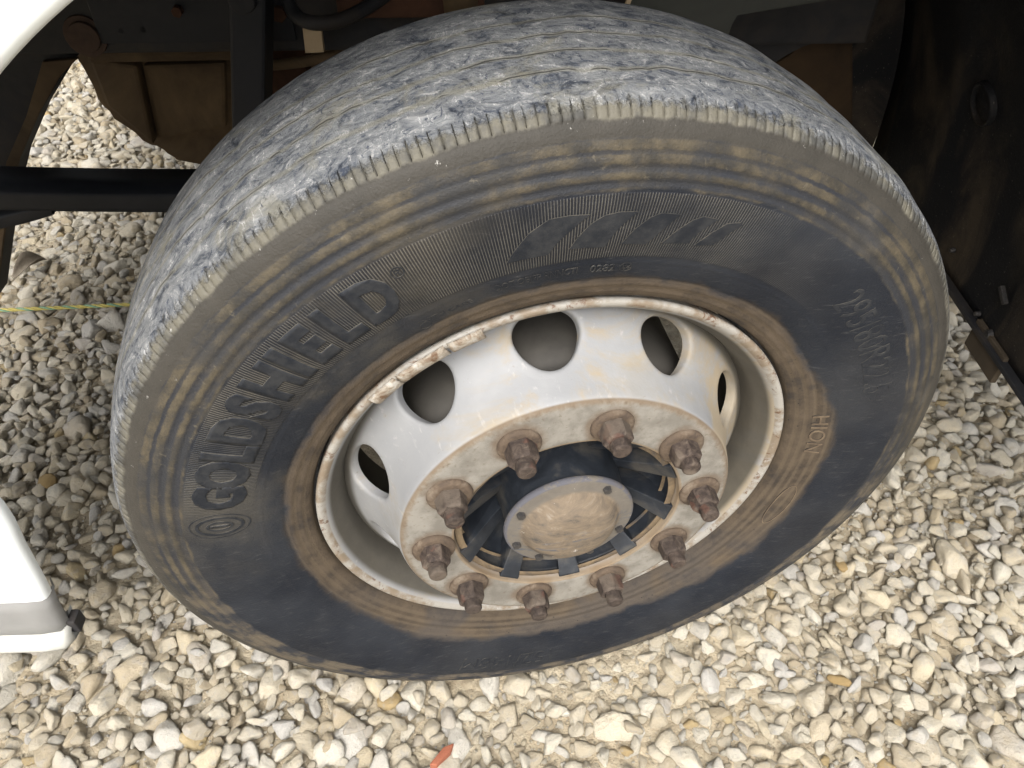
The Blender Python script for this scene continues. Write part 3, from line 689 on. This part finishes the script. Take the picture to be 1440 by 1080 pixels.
wall_poly = [(iw[0][0] - .012, iw[0][1] + .1), iw[0], iw[1], (iw[1][0] + .01, .44), (.748, .43)] + [tuple(p) for p in prof_l[4:26:3]]
inner_wall = tparent(sub('liner_inner_wall', prism_bm(wall_poly, .992, 1.0), M['liner'], None, False))
def on_liner(px, py):
    """hit point of a pixel on the liner surface (truck frame), bisecting along the ray"""
    v = ray(px, py); best = None
    for t in np.linspace(.5, 2.5, 1200):
        P = CC + t * v; x, y_, z = P @ EX, P @ EY, P[2]
        xl = np.interp(z, prof_l[:, 1], prof_l[:, 0])
        if x >= xl - .006: return float(x), float(y_), float(z)
    return None
def liner_nrm(z):
    i = int(np.argmin(abs(prof_l[:, 1] - z))); i = min(max(i, 1), len(prof_l) - 2); t = prof_l[i + 1] - prof_l[i - 1]; t /= np.linalg.norm(t); return Vector((-t[1], 0, t[0])) if -t[1] < 0 else Vector((t[1], 0, -t[0]))
def liner_ring(px, py, R0, depth, name):
    h = on_liner(px, py); n_ = liner_nrm(h[2]); n_ = n_ if n_.x < 0 else -n_
    v, f = local_lathe([(.004, R0 * 1.02), (-.005, R0), (-.008, R0 * .93), (-.006, R0 * .86), (.000, R0 * .80), (depth, R0 * .70), (depth, .0005)], 32)
    me = pydata(name, v, f); o = link(name, me, M['liner'], liner); o.location = h; o.rotation_euler = Vector((0, -1, 0)).rotation_difference(n_).to_euler(); return o
liner_ring(1384, 146, .036, -.002, 'recess_ring')
def liner_stud(px, py, r, name='liner_bolt'):
    h = on_liner(px, py); n_ = liner_nrm(h[2]); n_ = n_ if n_.x < 0 else -n_
    bm = cyl_bm(Vector(h) - n_ * .003, Vector(h) + n_ * .006, r * 1.3, r, 14); o = sub(name, bm, M['capbolt'], liner, False, .001); return o
for px, py, r in ((1391, 470, .007), (1375, 441, .004), (1325, 150, .005), (1238, 112, .007), (1330, 22, .004), (1340, 352, .004)): liner_stud(px, py, r)
h_ = on_liner(1416, 415); o = sub('liner_clip', box_bm(-.004, .004, -.016, .016, -.004, .004), M['capbolt'], liner, False, .0015); o.location = (h_[0] - .006, h_[1], h_[2]); o.rotation_euler = (math.radians(30), 0, 0)
# board hanging under the liner
b0 = on_liner(1372, 470); tparent(sub('splash_board', box_bm(.742, .752, b0[1] - .09, b0[1] + .01, .378, .435), M['plank'], None, False, .002))
tparent(sub('liner_bracket', box_bm(.735, .760, .06, .98, .418, .4275), M['chassis'], None, False, .002))

# leaf spring
def leaf(x0, x1, yc, zc, w, t, sag, name, parent=None):
    V = []; n = 24; prof = [(-w, -t * .6), (-w * .96, -t), (w * .96, -t), (w, -t * .6), (w, t * .6), (w * .96, t), (-w * .96, t), (-w, t * .6)]
    for i in range(n):
        u = i / (n - 1); x = x0 + (x1 - x0) * u; z = zc + sag * (2 * u - 1) ** 2
        V.append([(x, yc + a, z + b) for a, b in prof])
    me = grid_mesh(name, np.array(V), False, True); return link(name, me, M['column'], parent, True)
spring = leaf(-1.25, .42, .76, .515, .045, .020, .03, 'leaf_spring'); tparent(spring); tag(spring, 'dark leaf spring running behind the tyre')
leaf(-1.45, -.90, .76, .462, .040, .013, .045, 'helper_leaf', spring)
# chassis rail with bolts
RY = .86
zr = tp(160, 76, RY)[1]
rail = tparent(sub('chassis_rail', box_bm(-1.30, .60, RY, RY + .07, zr, zr + .27), M['chassis'], None, False, .006)); tag(rail, 'dark chassis rail above the spring')
def rail_bolt(px, py, r, hgt=.018, mat='rust', nn=6):
    x, z = tp(px, py, RY - hgt / 2); bm = cyl_bm((x, RY + .002, z), (x, RY - hgt, z), r, r * .94, nn); cyl_bm((x, RY + .001, z), (x, RY - .004, z), r * 1.3, r * 1.28, 20, bm); return sub('rail_bolt', bm, M[mat], rail, False, .001)
rail_bolt(119, 52, .028, .010, 'rustdark', 20); rail_bolt(393, 19, .014); rail_bolt(171, 42, .006, .006, 'column', 10); rail_bolt(202, 41, .007, .006, 'column', 10); rail_bolt(60, 20, .012); rail_bolt(250, 15, .01)
xs0 = tp(121, 0, RY - .004)[0]
sub('rail_plate', box_bm(xs0, xs0 + .34, RY - .006, RY - .001, zr + .02, zr + .26), M['column'], rail, False, .002)
# front spring hanger: dark web with brown flange
HP = [tp(*p, .90) for p in ((-40, 60), (110, 78), (84, 104), (55, 160), (28, 224), (12, 292), (-4, 420), (-60, 420))]
hang = tparent(sub('spring_hanger', prism_bm(HP, .90, .96), M['chassis'], None, False, .004))
HF = [tp(*p, .895) for p in ((62, 84), (112, 80), (84, 104), (55, 160), (28, 224), (12, 292), (-4, 420), (-16, 420), (0, 292), (12, 224), (40, 160))]
sub('hanger_flange', prism_bm(HF, .885, .897), M['brown'], hang, False, .002)
# shock absorber column
cx0, cz0 = tp(320, -60, .70); cx1, cz1 = tp(327, 230, .70); cw = tp(373, 60, .70)[0] - tp(322, 60, .70)[0]
col = tparent(sub('bracket_column', prism_bm([(cx0, cz0), (cx0 + cw, cz0), (cx1 + cw * .96, cz1), (cx1, cz1)], .70, .78), M['column'], None, False, .005)); tag(col, 'blue black steel post beside the chassis rail')
xb, zb = tp(340, 0, .69); sub('column_bolt', cyl_bm((xb, .702, zb), (xb, .684, zb), .022, .020, 14), M['chassis'], col, False, .002)
# engine sump: brown dusty casting with folds
YP = 1.22
SP = [tp(*p, YP) for p in ((60, 20), (640, -60), (640, 200), (560, 260), (330, 240), (246, 226), (240, 214), (232, 206), (214, 206), (200, 199), (184, 182), (164, 164), (146, 152), (136, 140), (129, 117), (122, 93), (100, 60))]
bm = prism_bm(SP, YP, YP + .45)
sump = tparent(sub('engine_sump', bm, M['brown'], None, False, .012)); tag(sump, 'brown dusty engine casting behind the spring')
for (a_, b_, c_, d_, dp) in (((124, 84), (192, 92), (216, 205), (150, 150), .035), ((200, 92), (316, 88), (318, 180), (224, 196), .020), ((122, 76), (330, 68), (330, 86), (122, 90), .05)):
    pl = [tp(*q, YP - dp) for q in (a_, b_, c_, d_)]; sub('sump_panel', prism_bm(pl, YP - dp, YP + .01), M['brown'], sump, False, .008)
pts_ = [tp(374, 70, .98), tp(430, 60, .98), tp(430, 170, .98), tp(374, 170, .98)]
tparent(sub('rusty_bracket', prism_bm(pts_, .98, 1.06), M['rust'], None, False, .006))
# brake hoses and pipes
def pipe(name, pts, r, mat, n=10, parent=None):
    P = smooth_curve(pts, 8); V = []
    for i, p in enumerate(P):
        d = Vector(P[min(i + 1, len(P) - 1)] - P[max(i - 1, 0)]).normalized(); u = d.cross(Vector((0, 0, 1))); u = u.normalized() if u.length > .05 else Vector((1, 0, 0)); w = d.cross(u)
        V.append([tuple(Vector(p) + (u * math.cos(2 * math.pi * k / n) + w * math.sin(2 * math.pi * k / n)) * r) for k in range(n)])
    o = link(name, grid_mesh(name, np.array(V), False, True), M[mat], parent, True); return o if parent else tparent(o)
def tp3(px, py, yt): x, z = tp(px, py, yt); return (x, yt, z)
pipe('brake_pipe', [tp3(376, 92, .96), tp3(420, 88, .94), tp3(470, 78, .92), tp3(560, 55, .92), tp3(640, 40, .92)], .010, 'brown')
pipe('brake_hose', [tp3(400, -10, .74), tp3(415, 20, .72), tp3(440, 32, .70), tp3(480, 28, .72), tp3(520, 8, .76), tp3(560, -20, .8)], .011, 'chassis')
tg = [tp(426, 38, .72), tp(452, 36, .72), tp(456, 72, .72), tp(430, 73, .72)]
tparent(sub('tan_tag', prism_bm(tg, .715, .727), M['tan'], None, False, .001))
x_, z_ = tp(648, 0, .80); tparent(sub('spring_seat', cyl_bm((x_, .80, z_ + .10), (x_, .80, z_ - .02), .038, .034, 24), M['brown'], None, True))
x_, z_ = tp(560, 8, .78); tparent(sub('cross_bracket', box_bm(x_ - .10, x_ + .14, .78, .84, z_ - .02, z_ + .01), M['rust'], None, False, .004))
# grey-green gearbox plates and brake chamber at the right
pg = [tp(*p, .62) for p in ((880, -40), (1165, -40), (1165, 2), (1034, 18), (1025, 52), (972, 36), (968, 20), (905, 22), (880, 6))]
tparent(sub('axle_plate', prism_bm(pg, .62, .66), M['greygreen'], None, False, .004))
pg = [tp(*p, .60) for p in ((878, 10), (886, -10), (892, -10), (884, 12))]
tparent(sub('thin_rod', prism_bm(pg, .60, .606), M['tan'], None))
po = [tp(*p, .95) for p in ((1030, 10), (1200, 0), (1200, 200), (1080, 200), (1090, 90), (1140, 62))]
tparent(sub('orange_dusty_panel', prism_bm(po, .95, .99), M['orange'], None, False, .006))
pd = [tp(*p, .90) for p in ((1020, 20), (1190, 5), (1185, 50), (1130, 62), (1092, 88), (1060, 80))]
tparent(sub('dark_bracket', prism_bm(pd, .90, .93), M['chassis'], None, False, .004))
# axle beam, engine and gearbox masses in the dark
axle = tparent(sub('axle_beam', box_bm(-.05, .06, .32, 2.1, .43, .55), M['chassis'], None, False, .012))
tparent(sub('engine_block', box_bm(-.35, 1.2, 1.1, 1.7, .55, 1.49), M['floor'], None, False, .02))

# ================================================================== gravel
ICO = {}
def ico(n):
    if n not in ICO:
        b = bmesh.new(); bmesh.ops.create_icosphere(b, subdivisions=n, radius=1); b.verts.ensure_lookup_table()
        ICO[n] = (np.array([v.co[:] for v in b.verts]), [tuple(v.index for v in f.verts) for f in b.faces]); b.free()
    return ICO[n]
def stone_mesh(name, sub_, p, seed):
    g = np.random.default_rng(seed); D, F = ico(sub_)
    nf = g.integers(7, 12); N_ = g.normal(size=(nf, 3)); N_ /= np.linalg.norm(N_, axis=1)[:, None]
    hgt = g.uniform(.66, 1.05, nf); q = np.clip(D @ N_.T / hgt, 0, None)
    r = (np.sum(q ** p, 1) + .62 ** p) ** (-1 / p)
    r *= 1 + .045 * np.sin(D @ g.normal(size=3) * 4 + g.uniform(0, 6)) + .03 * np.sin(D @ g.normal(size=3) * 8 + g.uniform(0, 6)) + .014 * np.sin(D @ g.normal(size=3) * 17 + g.uniform(0, 6))
    P = D * r[:, None] * np.array([1.0, g.uniform(.62, .92), g.uniform(.48, .78)]) ; P -= (P.max(0) + P.min(0)) / 2; P /= abs(P[:, :2]).max()
    return pydata(name, P, F)
NVAR = 40
variants = [stone_mesh('stone', 3, [18, 28, 45, 70][i % 4], 100 + i) for i in range(NVAR)]
# where stones can be seen: inside the frame with a margin, on the ground
XMIN, XMAX, YMIN, YMAX = -2.3, 2.2, -.62, 3.4
sil = []
for y_, r_ in ((.045, .505), (.09, .517), (.17, .52), (.25, .517), (.29, .505), (.023, .43)):
    a = np.linspace(0, 2 * np.pi, 90); sil.append(np.c_[r_ * np.cos(a), np.full(90, y_), H + r_ * np.sin(a)])
SILP = project(np.vstack(sil))[:, :2]
def hull2(P):
    P = P[np.lexsort((P[:, 1], P[:, 0]))]
    def hf(Q):
        h = []
        for a in Q:
            while len(h) > 1 and (h[-1][0] - h[-2][0]) * (a[1] - h[-2][1]) - (h[-1][1] - h[-2][1]) * (a[0] - h[-2][0]) <= 0: h.pop()
            h.append(a)
        return h
    l = hf(P); u = hf(P[::-1]); return np.array(l[:-1] + u[:-1])
HU = hull2(SILP)
def behind_tyre(q, m=0):
    b = np.roll(HU, -1, 0); t = b - HU; n_ = np.c_[t[:, 1], -t[:, 0]] / np.linalg.norm(t, axis=1)[:, None]
    return ((q[:, None] - HU[None]) * n_[None]).sum(2).max(1) < -m
def candidates(dens):
    n = int((XMAX - XMIN) * (YMAX - YMIN) * dens); P = np.c_[rng.uniform(XMIN, XMAX, n), rng.uniform(YMIN, YMAX, n), np.zeros(n)]
    q = project(P); ok = (q[:, 2] > .2) & (q[:, 0] > -330) & (q[:, 0] < 1770) & (q[:, 1] < 1400) & (q[:, 1] > -80)
    ok &= ~behind_tyre(q[:, :2], 150)                                     # deep behind the tyre nothing is seen, also from a step aside
    ok &= ~((abs(P[:, 0]) < .17) & (P[:, 1] > .035) & (P[:, 1] < .30))      # contact patch
    ok &= ~((P[:, 1] > 1.9) & (P[:, 0] > .4))
    return P[ok, :2]
CELL = .06; cells = {}
def place(P, radii, slack, z_lift, layer, out):
    for (x, y), r in zip(P, radii):
        ci, cj = int(math.floor(x / CELL)), int(math.floor(y / CELL)); ok = True
        for i in (ci - 1, ci, ci + 1):
            for j in (cj - 1, cj, cj + 1):
                for (x2, y2, r2) in cells.get((layer, i, j), ()):
                    if (x - x2) ** 2 + (y - y2) ** 2 < (slack * (r + r2)) ** 2: ok = False; break
                if not ok: break
            if not ok: break
        if ok:
            cells.setdefault((layer, ci, cj), []).append((x, y, r)); out.append((x, y, r, z_lift))
stones = []
P = candidates(2600); place(P, rng.uniform(.0150, .0255, len(P)) * rng.choice([.8, 1, 1, 1.15, 1.45], len(P)), .61, .0, 0, stones)
P = candidates(4200); place(P, rng.uniform(.0105, .0165, len(P)), .66, .0, 0, stones)
P = candidates(6500); place(P, rng.uniform(.0065, .0105, len(P)), .68, .0, 0, stones)
P = candidates(700); place(P, rng.uniform(.012, .020, len(P)), 1.0, .010, 1, stones)
P = candidates(7000); P = P[P[:, 1] < 1.6]; place(P, rng.uniform(.003, .0062, len(P)), .85, .0, 0, stones)
P = candidates(4500); P = P[P[:, 1] < 1.2]; place(P, rng.uniform(.0018, .0034, len(P)), .9, .0, 2, stones)
S = np.array(stones)
n_s = len(S); tint = rng.random(n_s); tint = np.where(rng.random(n_s) < .35, .3 + .5 * rng.random(n_s), tint)
# far fewer ochre stones than cream ones
tint = np.where((tint > .84) & (rng.random(n_s) < .6), rng.random(n_s) * .8, tint)
var = rng.integers(0, NVAR, n_s); rotz = rng.uniform(0, 6.283, n_s); tilt = rng.normal(0, .28, (n_s, 2)); zs = rng.uniform(.75, 1.15, n_s)
zpos = S[:, 2] * rng.uniform(.05, .22, n_s) + np.where(S[:, 2] < .013, .004, .0) + S[:, 3]
q = project(np.c_[S[:, 0], S[:, 1], zpos])
infr = (q[:, 0] > 5) & (q[:, 0] < 1435) & (q[:, 1] > 5) & (q[:, 1] < 1075) & ~behind_tyre(q[:, :2]) & (S[:, 1] < 1.4)
size = np.where(infr, S[:, 2] / q[:, 2], 0); big = np.argsort(-size)[:300]; isbig = np.zeros(n_s, bool); isbig[big] = True
for me in variants: me.materials.append(M['stone']); me.polygons.foreach_set('use_smooth', np.ones(len(me.polygons), bool))
for i in big:
    o = bpy.data.objects.new('stone', variants[var[i]]); COL.objects.link(o); o.parent = ground
    o.location = (S[i, 0], S[i, 1], zpos[i]); o.rotation_euler = (tilt[i, 0], tilt[i, 1], rotz[i]); o.scale = (S[i, 2], S[i, 2], S[i, 2] * zs[i])
# the rest: one mass of gravel, instanced on points
lib = bpy.data.collections.new('gravel_shapes')
for i in range(NVAR):
    me = variants[i].copy(); me.materials.clear(); me.materials.append(M['stone_i'])
    lib.objects.link(bpy.data.objects.new('gravel_shape_%02d' % i, me))
R_ = np.where(~isbig)[0]
gm = bpy.data.meshes.new('gravel'); gm.vertices.add(len(R_)); gm.vertices.foreach_set('co', np.c_[S[R_, 0], S[R_, 1], zpos[R_]].reshape(-1).astype(np.float32))
def attr(name, typ, data, key):
    a = gm.attributes.new(name, typ, 'POINT'); a.data.foreach_set(key, np.ascontiguousarray(data).reshape(-1))
attr('rot', 'FLOAT_VECTOR', np.c_[tilt[R_], rotz[R_]].astype(np.float32), 'vector')
attr('scl', 'FLOAT_VECTOR', np.c_[S[R_, 2], S[R_, 2], S[R_, 2] * zs[R_]].astype(np.float32), 'vector')
attr('idx', 'INT', var[R_].astype(np.int32), 'value'); attr('tint', 'FLOAT', tint[R_].astype(np.float32), 'value')
gravel = bpy.data.objects.new('gravel', gm); COL.objects.link(gravel); gravel.parent = ground; gm.materials.append(M['stone_i']); tag(gravel, 'loose cream and grey limestone gravel', None, None, 'stuff')
ng = bpy.data.node_groups.new('scatter', 'GeometryNodeTree'); ng.interface.new_socket('Geometry', in_out='INPUT', socket_type='NodeSocketGeometry'); ng.interface.new_socket('Geometry', in_out='OUTPUT', socket_type='NodeSocketGeometry')
gi = ng.nodes.new('NodeGroupInput'); go = ng.nodes.new('NodeGroupOutput'); ip = ng.nodes.new('GeometryNodeInstanceOnPoints'); ci = ng.nodes.new('GeometryNodeCollectionInfo')
ci.inputs['Collection'].default_value = lib; ci.inputs['Separate Children'].default_value = True; ci.inputs['Reset Children'].default_value = True
def named(n, t):
    x = ng.nodes.new('GeometryNodeInputNamedAttribute'); x.data_type = t; x.inputs[0].default_value = n; return x.outputs[0]
L = ng.links.new; L(gi.outputs[0], ip.inputs['Points']); L(ci.outputs[0], ip.inputs['Instance']); ip.inputs['Pick Instance'].default_value = True
L(named('idx', 'INT'), ip.inputs['Instance Index']); L(named('rot', 'FLOAT_VECTOR'), ip.inputs['Rotation']); L(named('scl', 'FLOAT_VECTOR'), ip.inputs['Scale']); L(ip.outputs[0], go.inputs[0])
gravel.modifiers.new('scatter', 'NODES').node_group = ng

# ================================================================== small things on the gravel
# twisted yellow-green cord
p0 = Vector((*gp(-260, 452, .034), .034)); p1 = Vector((*gp(700, 398, .034), .034))
rope = bpy.data.objects.new('rope', None); COL.objects.link(rope); rope.location = p0; tag(rope, 'taut twisted yellow and green rope stretched over the gravel behind the tyre', 'rope')
d = (p1 - p0); Lr = d.length; d.normalize(); u = Vector((0, 0, 1)); w = d.cross(u).normalized(); u = w.cross(d)
for s_ in range(3):
    V = []; n = int(Lr / .006); rs = .0027
    for i in range(n + 1):
        t = i / n; sg = t * Lr; a = sg / .055 * 2 * math.pi + s_ * 2 * math.pi / 3; cc = d * sg + (u * math.cos(a) + w * math.sin(a)) * .0027 + u * (.003 * math.sin(t * 9))
        tn = (d + (w * math.cos(a) - u * math.sin(a)) * (.0027 * 2 * math.pi / .055)).normalized(); n1 = (u * math.cos(a) + w * math.sin(a)); n2 = tn.cross(n1).normalized()
        V.append([tuple(cc + (n1 * math.cos(2 * math.pi * k / 8) + n2 * math.sin(2 * math.pi * k / 8)) * rs) for k in range(8)])
    link('strand', grid_mesh('strand', np.array(V), False, True), M['green'] if s_ == 0 else M['yellow'], rope, True)
# dry curled leaf
def leaf_mesh(Lg, W, curl):
    V = np.empty((13, 7, 3))
    for i in range(13):
        t = i / 12; wd = W * math.sin(math.pi * min(1, t * .94 + .05)) ** .8
        for j in range(7):
            s_ = (j - 3) / 3; V[i, j] = ((t - .5) * Lg, s_ * wd, curl * (s_ * s_) * wd * 1.2 + .018 * math.sin(t * 3.1) + .002 * math.sin(9 * t + 3 * s_))
    return grid_mesh('dry_leaf', V, False)
lx, ly = gp(42, 376, .03); lf = link('dry_leaf', leaf_mesh(.105, .02, 1.1), M['leaf']); lf.location = (lx, ly, .026); lf.rotation_euler = (.35, .1, math.radians(55)); tag(lf, 'curled grey brown dry leaf lying among shaded stones', 'leaf')
lf.modifiers.new('thickness', 'SOLIDIFY').thickness = .0012
# red clay chip
cx_, cy_ = gp(622, 1064, .02); bm = prism_bm([(-.024, -.004), (.010, -.007), (.026, .001), (.012, .006), (-.018, .005)], -.007, .006); chip = bm_obj('clay_chip', bm, M['brick'], None, False, .0018)
chip.location = (cx_, cy_, .021); chip.rotation_euler = (1.45, .15, math.radians(38)); tag(chip, 'red clay chip wedged between pale stones in front of the tyre', 'brick chip')
# yellow crumbly lumps
for i, (px, py, r_, lab) in enumerate(((66, 678, .021, 'ochre yellow crumbly lump in the gravel beside the white panel'), (1182, 795, .016, 'small ochre yellow lump on the open gravel close to the tyre'), (1180, 955, .020, 'larger ochre stone out in the open gravel away from the tyre'))):
    gx, gy = gp(px, py, .012); o = link('ochre_lump', stone_mesh('ochre_lump', 3, 7, 900 + i), M['ochre']); o.location = (gx, gy, .012); o.scale = (r_, r_, r_ * .8); o.rotation_euler = (.2, .1, i * 1.3); tag(o, lab, 'stone')
